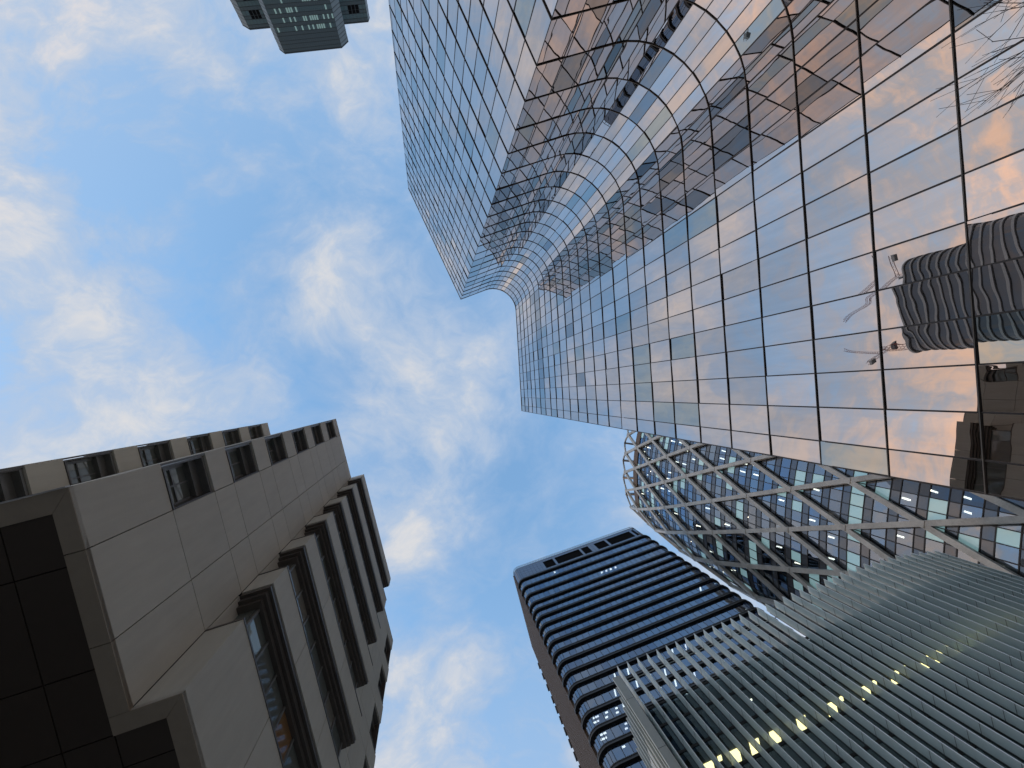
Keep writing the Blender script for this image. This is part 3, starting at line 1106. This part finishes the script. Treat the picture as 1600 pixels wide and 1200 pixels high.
# glass drum: storeys of wide panes with darker spandrel strips
FLR = US / 3.0
NPH = 192
i0, i1 = -24, 44
INS = 0.85
kt = -1.0
zt = DZ0 - kt * US
nfl = int(zt / FLR)
dph = 2 * math.pi / NPH
lit_floor = {}
items = []
run = {}
for f_ in range(nfl):
    ztop = zt - f_ * FLR
    for i in range(i0, i1):
        pa, pb = PH0 + dph * i, PH0 + dph * (i + 1)
        kk0 = (DZ0 - ztop) / US
        kk1 = (DZ0 - (ztop - FLR)) / US
        for (fa, fb, kind) in ((0.0, 0.62, 'v'), (0.62, 1.0, 's')):
            za, zb = ztop - fa * FLR, ztop - fb * FLR
            ka = (DZ0 - za) / US
            kb = (DZ0 - zb) / US
            A_, B2 = surf(pa, ka, INS), surf(pb, ka, INS)
            C_, D_ = surf(pb, kb, INS), surf(pa, kb, INS)
            t_ = (B2 - A_)
            w_ = t_.length
            t_.normalize()
            up = ((A_ + B2) / 2 - (C_ + D_) / 2)
            h_ = up.length
            up.normalize()
            inw = up.cross(t_)
            cpt = (A_ + B2 + C_ + D_) / 4
            Mx = Matrix(((t_.x, inw.x, up.x, cpt.x), (t_.y, inw.y, up.y, cpt.y), (t_.z, inw.z, up.z, cpt.z), (0, 0, 0, 1)))
            Mx = Mx @ Matrix.Rotation(rnd.gauss(0, 0.003), 4, 'X') @ Matrix.Rotation(rnd.gauss(0, 0.003), 4, 'Z')
            if kind == 's':
                mk = 'dg_s'
            else:
                cell = (f_, i // 4)
                if cell not in run:
                    x = rnd.random()
                    run[cell] = 'dg_c' if x < 0.15 else 'dg_g' if x < 0.36 else 'mix'
                mk = run[cell]
                if mk == 'mix' or rnd.random() < 0.35:
                    x = rnd.random()
                    mk = 'dg_a' if x < 0.55 else 'dg_b' if x < 0.9 else 'dg_c'
            items.append((Mx, round(w_ - 0.05, 2), round(h_ - 0.05, 2), mk))
seen = lambda x, y: y > 642 + 0.178 * (x - 815) and x < 1600 and y < 895 - 0.24 * (x - 1312)
place_panes(dg, items, 300, test=seen)
for f_ in range(nfl + 1):
    z = zt - f_ * FLR
    kk = (DZ0 - z) / US
    ring = [surf(PH0 + dph * i, kk, INS + 0.25) for i in range(i0, i1 + 1)]
    inner = [surf(PH0 + dph * i, kk, INS + 9.0) for i in range(i0, i1 + 1)]
    b = MB()
    n_ = len(ring)
    z0, z1 = z - 0.02, z + FLR * 0.30
    i_ = b.verts([(p.x, p.y, z0) for p in ring] + [(p.x, p.y, z0) for p in inner])
    for a_ in range(n_ - 1):
        b.f.append((i_ + a_, i_ + a_ + 1, i_ + n_ + a_ + 1, i_ + n_ + a_))
        b.m.append(0)
    b.build('floor_slab', M['interior'], dg)
b = MB()
for i in range(i0, i1 + 1):
    for kk in range(-1, 11):
        p, r = surf(PH0 + dph * i, kk, INS - 0.06), surf(PH0 + dph * i, kk + 1, INS - 0.06)
        b.beam(p, r, surf(PH0 + dph * i, 4, 0) - surf(PH0 + dph * i, 4, 1), 0.16, 0.14)
b.build('mullion', M['belt'], dg, stuff=True)
for f_ in range(nfl):
    for zz_ in (zt - f_ * FLR, zt - (f_ + 0.62) * FLR):
        b = MB()
        kk = (DZ0 - zz_) / US
        for i in range(i0, i1):
            b.beam(surf(PH0 + dph * i, kk, INS - 0.04), surf(PH0 + dph * (i + 1), kk, INS - 0.04), (0, 0, 1), 0.10, 0.16)
        b.build('transom', M['belt'], dg)
b = MB()
i_ = b.verts([surf(PH0 + dph * i, 11.3, INS + 9.0) for i in range(i0, i1 + 1, 2)])
ncol = len(range(i0, i1 + 1, 2))
b.verts([Vector((0, 0, 0)) + surf(PH0 + dph * i, kt, INS + 9.0) for i in range(i0, i1 + 1, 2)])
for a_ in range(ncol - 1):
    b.f.append((i_ + a_, i_ + a_ + 1, i_ + ncol + a_ + 1, i_ + ncol + a_))
    b.m.append(0)
b.build('core_wall', M['interior_d'], dg)
b = MB()
rg = [surf(PH0 + dph * i, kt, INS) for i in range(i0, i1 + 1)]
pp = [(p.x, p.y) for p in rg]
# travel anticlockwise keeps the outside on the right
b.strip(pp, -0.6, 0.25, zt + 0.02, zt + 3.2)
b.build('drum_parapet', M['rib'], dg)
b = MB()
b.prism([(p.x * 0.99, p.y * 0.99) for p in [surf(PH0 + DPH * j_, kt, INS) for j_ in range(-46, 46)]], zt - 0.9, zt - 0.5)
b.build('roof', M['roof'], dg)
sp = []
for _ in range(280):
    f_ = rnd.randrange(1, nfl - 9)
    i = rnd.randrange(-14, 24)
    z = zt - f_ * FLR
    kk = (DZ0 - z) / US
    p = surf(PH0 + dph * (i + 0.5), kk, INS + rnd.uniform(0.5, 1.5))
    sp.append((p.x, p.y, z - 0.04, 0.28, 1.5, 'lamp'))
lamps(dg, sp)

# ------------------------------------------------------------------ 6. far green glass tower at the top of the picture
FN = 150.0
far = empty('green_glass_tower', 'distant dark green glass tower with cut-off corners and set-back wings', 'skyscraper', (0, 0, 0), NA)
ZFT = FN + EYE


def far_block(path_, ztop, nm, grid, blank=0, openings=()):
    b_ = MB()
    items_ = []
    fh = 3.25
    nfl_ = 16
    for (p, r), nn in zip(zip(path_[:-1], path_[1:]), grid):
        for j in range(nn):
            a_ = (p[0] + (r[0] - p[0]) * j / nn, p[1] + (r[1] - p[1]) * j / nn)
            c_ = (p[0] + (r[0] - p[0]) * (j + 1) / nn, p[1] + (r[1] - p[1]) * (j + 1) / nn)
            for f_ in range(nfl_):
                z1 = ztop - 0.5 - f_ * fh
                for hh, kind in ((0.0, 's'), (0.42, 'v')):
                    za = z1 - hh * fh
                    zb = z1 - (0.42 if kind == 's' else 1.0) * fh
                    Mx, l = pane_matrix(a_, c_, zb, za, 0.003)
                    mk = 'far_b' if (kind == 's' or f_ < blank) else ('far_lit' if rnd.random() < 0.34 and nn > 10 else 'far_a')
                    if nn == 1:
                        mk = 'far_edge'
                    if any(o0 <= j < o1 and f_ in fl for o0, o1, fl in openings) and nn > 1:
                        mk = 'louvre'
                    items_.append((Mx, l - 0.17, za - zb - 0.20, mk))
    b_.strip(path_, -0.4, -0.06, ztop - 70, ztop - 0.3)
    b_.strip(path_, -0.4, 0.03, ztop - 0.45, ztop)
    return b_, items_


front = [(-18.1, -122.6), (-16.65, -120.5), (1.6, -120.5), (4.3, -122.4), (4.3, -136)]
front = [(-17.9, -136), (-17.9, -122.0), (-16.65, -120.5), (1.6, -120.5), (4.3, -122.4), (4.3, -136)]
# outside lies on +n side: travel from right to left keeps it on the right hand
fr_path = list(reversed(front))
itms = []
b1, it1 = far_block(fr_path, ZFT, 'front', [1, 1, 28, 1, 1], 2)
itms += it1
lw = list(reversed([(-27.0, -142), (-27.0, -131.0), (-25.2, -129.4), (-17.95, -129.4)]))
b2, it2 = far_block(lw, ZFT, 'left', [7, 1, 1], 0, ((2, 5, (1, 3)),))
itms += it2
rw_ = list(reversed([(4.35, -128.3), (12.5, -128.3), (13.3, -129.7), (13.3, -142)]))
b3, it3 = far_block(rw_, ZFT, 'right', [1, 1, 7], 0, ((2, 5, (1, 3)),))
itms += it3
place_panes(far, itms, 240)
for b_ in (b1, b2, b3):
    b_.build('facade_frame', M['far_frame'], far)
b = MB()
b.box(-17.5, 3.9, -150, -122.9, 0, ZFT - 0.35)
b.box(-26.6, -17.6, -155, -131.5, 0, ZFT - 0.36)
b.box(4.0, 12.9, -155, -130.2, 0, ZFT - 0.36)
b.build('body_wall', M['far_frame'], far)

# ------------------------------------------------------------------ 7. things seen only mirrored in the glass tower
rt_ = empty('round_banded_tower', 'grey tower with rounded corners and pale ribs mirrored in the lower glass panes', 'skyscraper', (-163, -15, 0), math.radians(8))
hw, rr_, ZRT = 21.0, 7.0, 168.0
pl = arc(-hw, -hw + rr_ - 2, rr_, 270, 360, 8) + arc(-hw, hw - rr_ + 2, rr_, 0, 90, 8)
pl = [(-60, pl[0][1])] + pl + [(-60, pl[-1][1])]
b = MB()
b.prism(pl, 0, ZRT)
b.build('glass_body', M['round_gl'], rt_)
z = ZRT
while z > 20:
    b = MB()
    b.strip(pl[:10], 0.02, 0.6, z - 0.8, z)
    b.strip(pl[9:], 0.02, 0.6, z - 0.8, z) if 0 else b.strip(pl[-11:], 0.02, 0.6, z - 0.8, z)
    b.build('band', M['ribband'], rt_)
    z -= 3.6


def crane(x, y, z, ang, label, ln=46, hgt=14):
    c = empty('tower_crane', label, 'crane', (x, y, z), math.radians(ang), 'cranes on the round tower roof')

    def lattice(name, a_, c_, w_, n_):
        b_ = MB()
        a_, c_ = Vector(a_), Vector(c_)
        t_ = (c_ - a_).normalized()
        s1 = t_.orthogonal().normalized()
        s2 = t_.cross(s1)
        cs = [(s1 + s2) * w_ / 2, (s1 - s2) * w_ / 2, (-s1 - s2) * w_ / 2, (-s1 + s2) * w_ / 2]
        for o_ in cs:
            b_.beam(a_ + o_, c_ + o_, s1, 0.11, 0.11)
        for i in range(n_):
            p, r = a_.lerp(c_, i / n_), a_.lerp(c_, (i + 1) / n_)
            for q_ in range(4):
                b_.beam(p + cs[q_], r + cs[(q_ + 1) % 4], t_.orthogonal(), 0.07, 0.07)
        b_.build(name, M['crane'], c)
    lattice('mast', (0, 0, 0), (0, 0, hgt), 1.6, 6)
    lattice('jib', (0, 0, hgt), (ln, 0, hgt + 30), 1.3, 18)
    lattice('counter_jib', (0, 0, hgt), (-12, 0, hgt), 1.3, 5)
    b_ = MB()
    b_.box(-12, -9, -1, 1, hgt - 2.2, hgt - 0.9)
    b_.build('counterweight', M['ribband'], c)
    b_ = MB()
    b_.box(0.9, 2.5, -0.9, 0.9, hgt - 2.6, hgt - 0.9)
    b_.build('cab', M['greymetal'], c)


crane(-184, -34, 168, 100, 'red lattice crane with raised jib mirrored above the ribbed round tower', 16, 10)
crane(-180, 2, 168, 200, 'red lattice crane with raised jib mirrored beside the pale edge of the ribbed tower', 12, 8)

tree = empty('bare_tree', 'leafless tree whose twigs are mirrored in the top right glass panes', 'tree', (19.4, -12.4, 0))


def branch(mb, a_, d_, ln, r0, lev):
    if lev == 0:
        return
    e_ = a_ + d_ * ln
    up = d_.orthogonal()
    mb.beam(a_, e_, up, r0 * 1.6, r0 * 1.6)
    nchild = 3 if lev > 2 else 2
    for _ in range(nchild):
        nd = (d_ + Vector((rnd.gauss(0, 0.38), rnd.gauss(0, 0.38), rnd.gauss(0.06, 0.2)))).normalized()
        branch(mb, a_.lerp(e_, rnd.uniform(0.6, 1.0)), nd, ln * rnd.uniform(0.62, 0.82), r0 * 0.6, lev - 1)


tr = MB()
tr.beam((0, 0, 0), (0, 0, 5.2), (1, 0, 0), 0.34, 0.34)
tr.build('trunk', M['bark'], tree)
cw = MB()
for i in range(3):
    a_ = 2 * math.pi * i / 3
    branch(cw, Vector((0, 0, 4.6 + 0.12 * i)), Vector((0.30 * math.cos(a_), 0.30 * math.sin(a_), 1)).normalized(), 3.5, 0.05, 5)
cw.build('crown', M['bark'], tree)
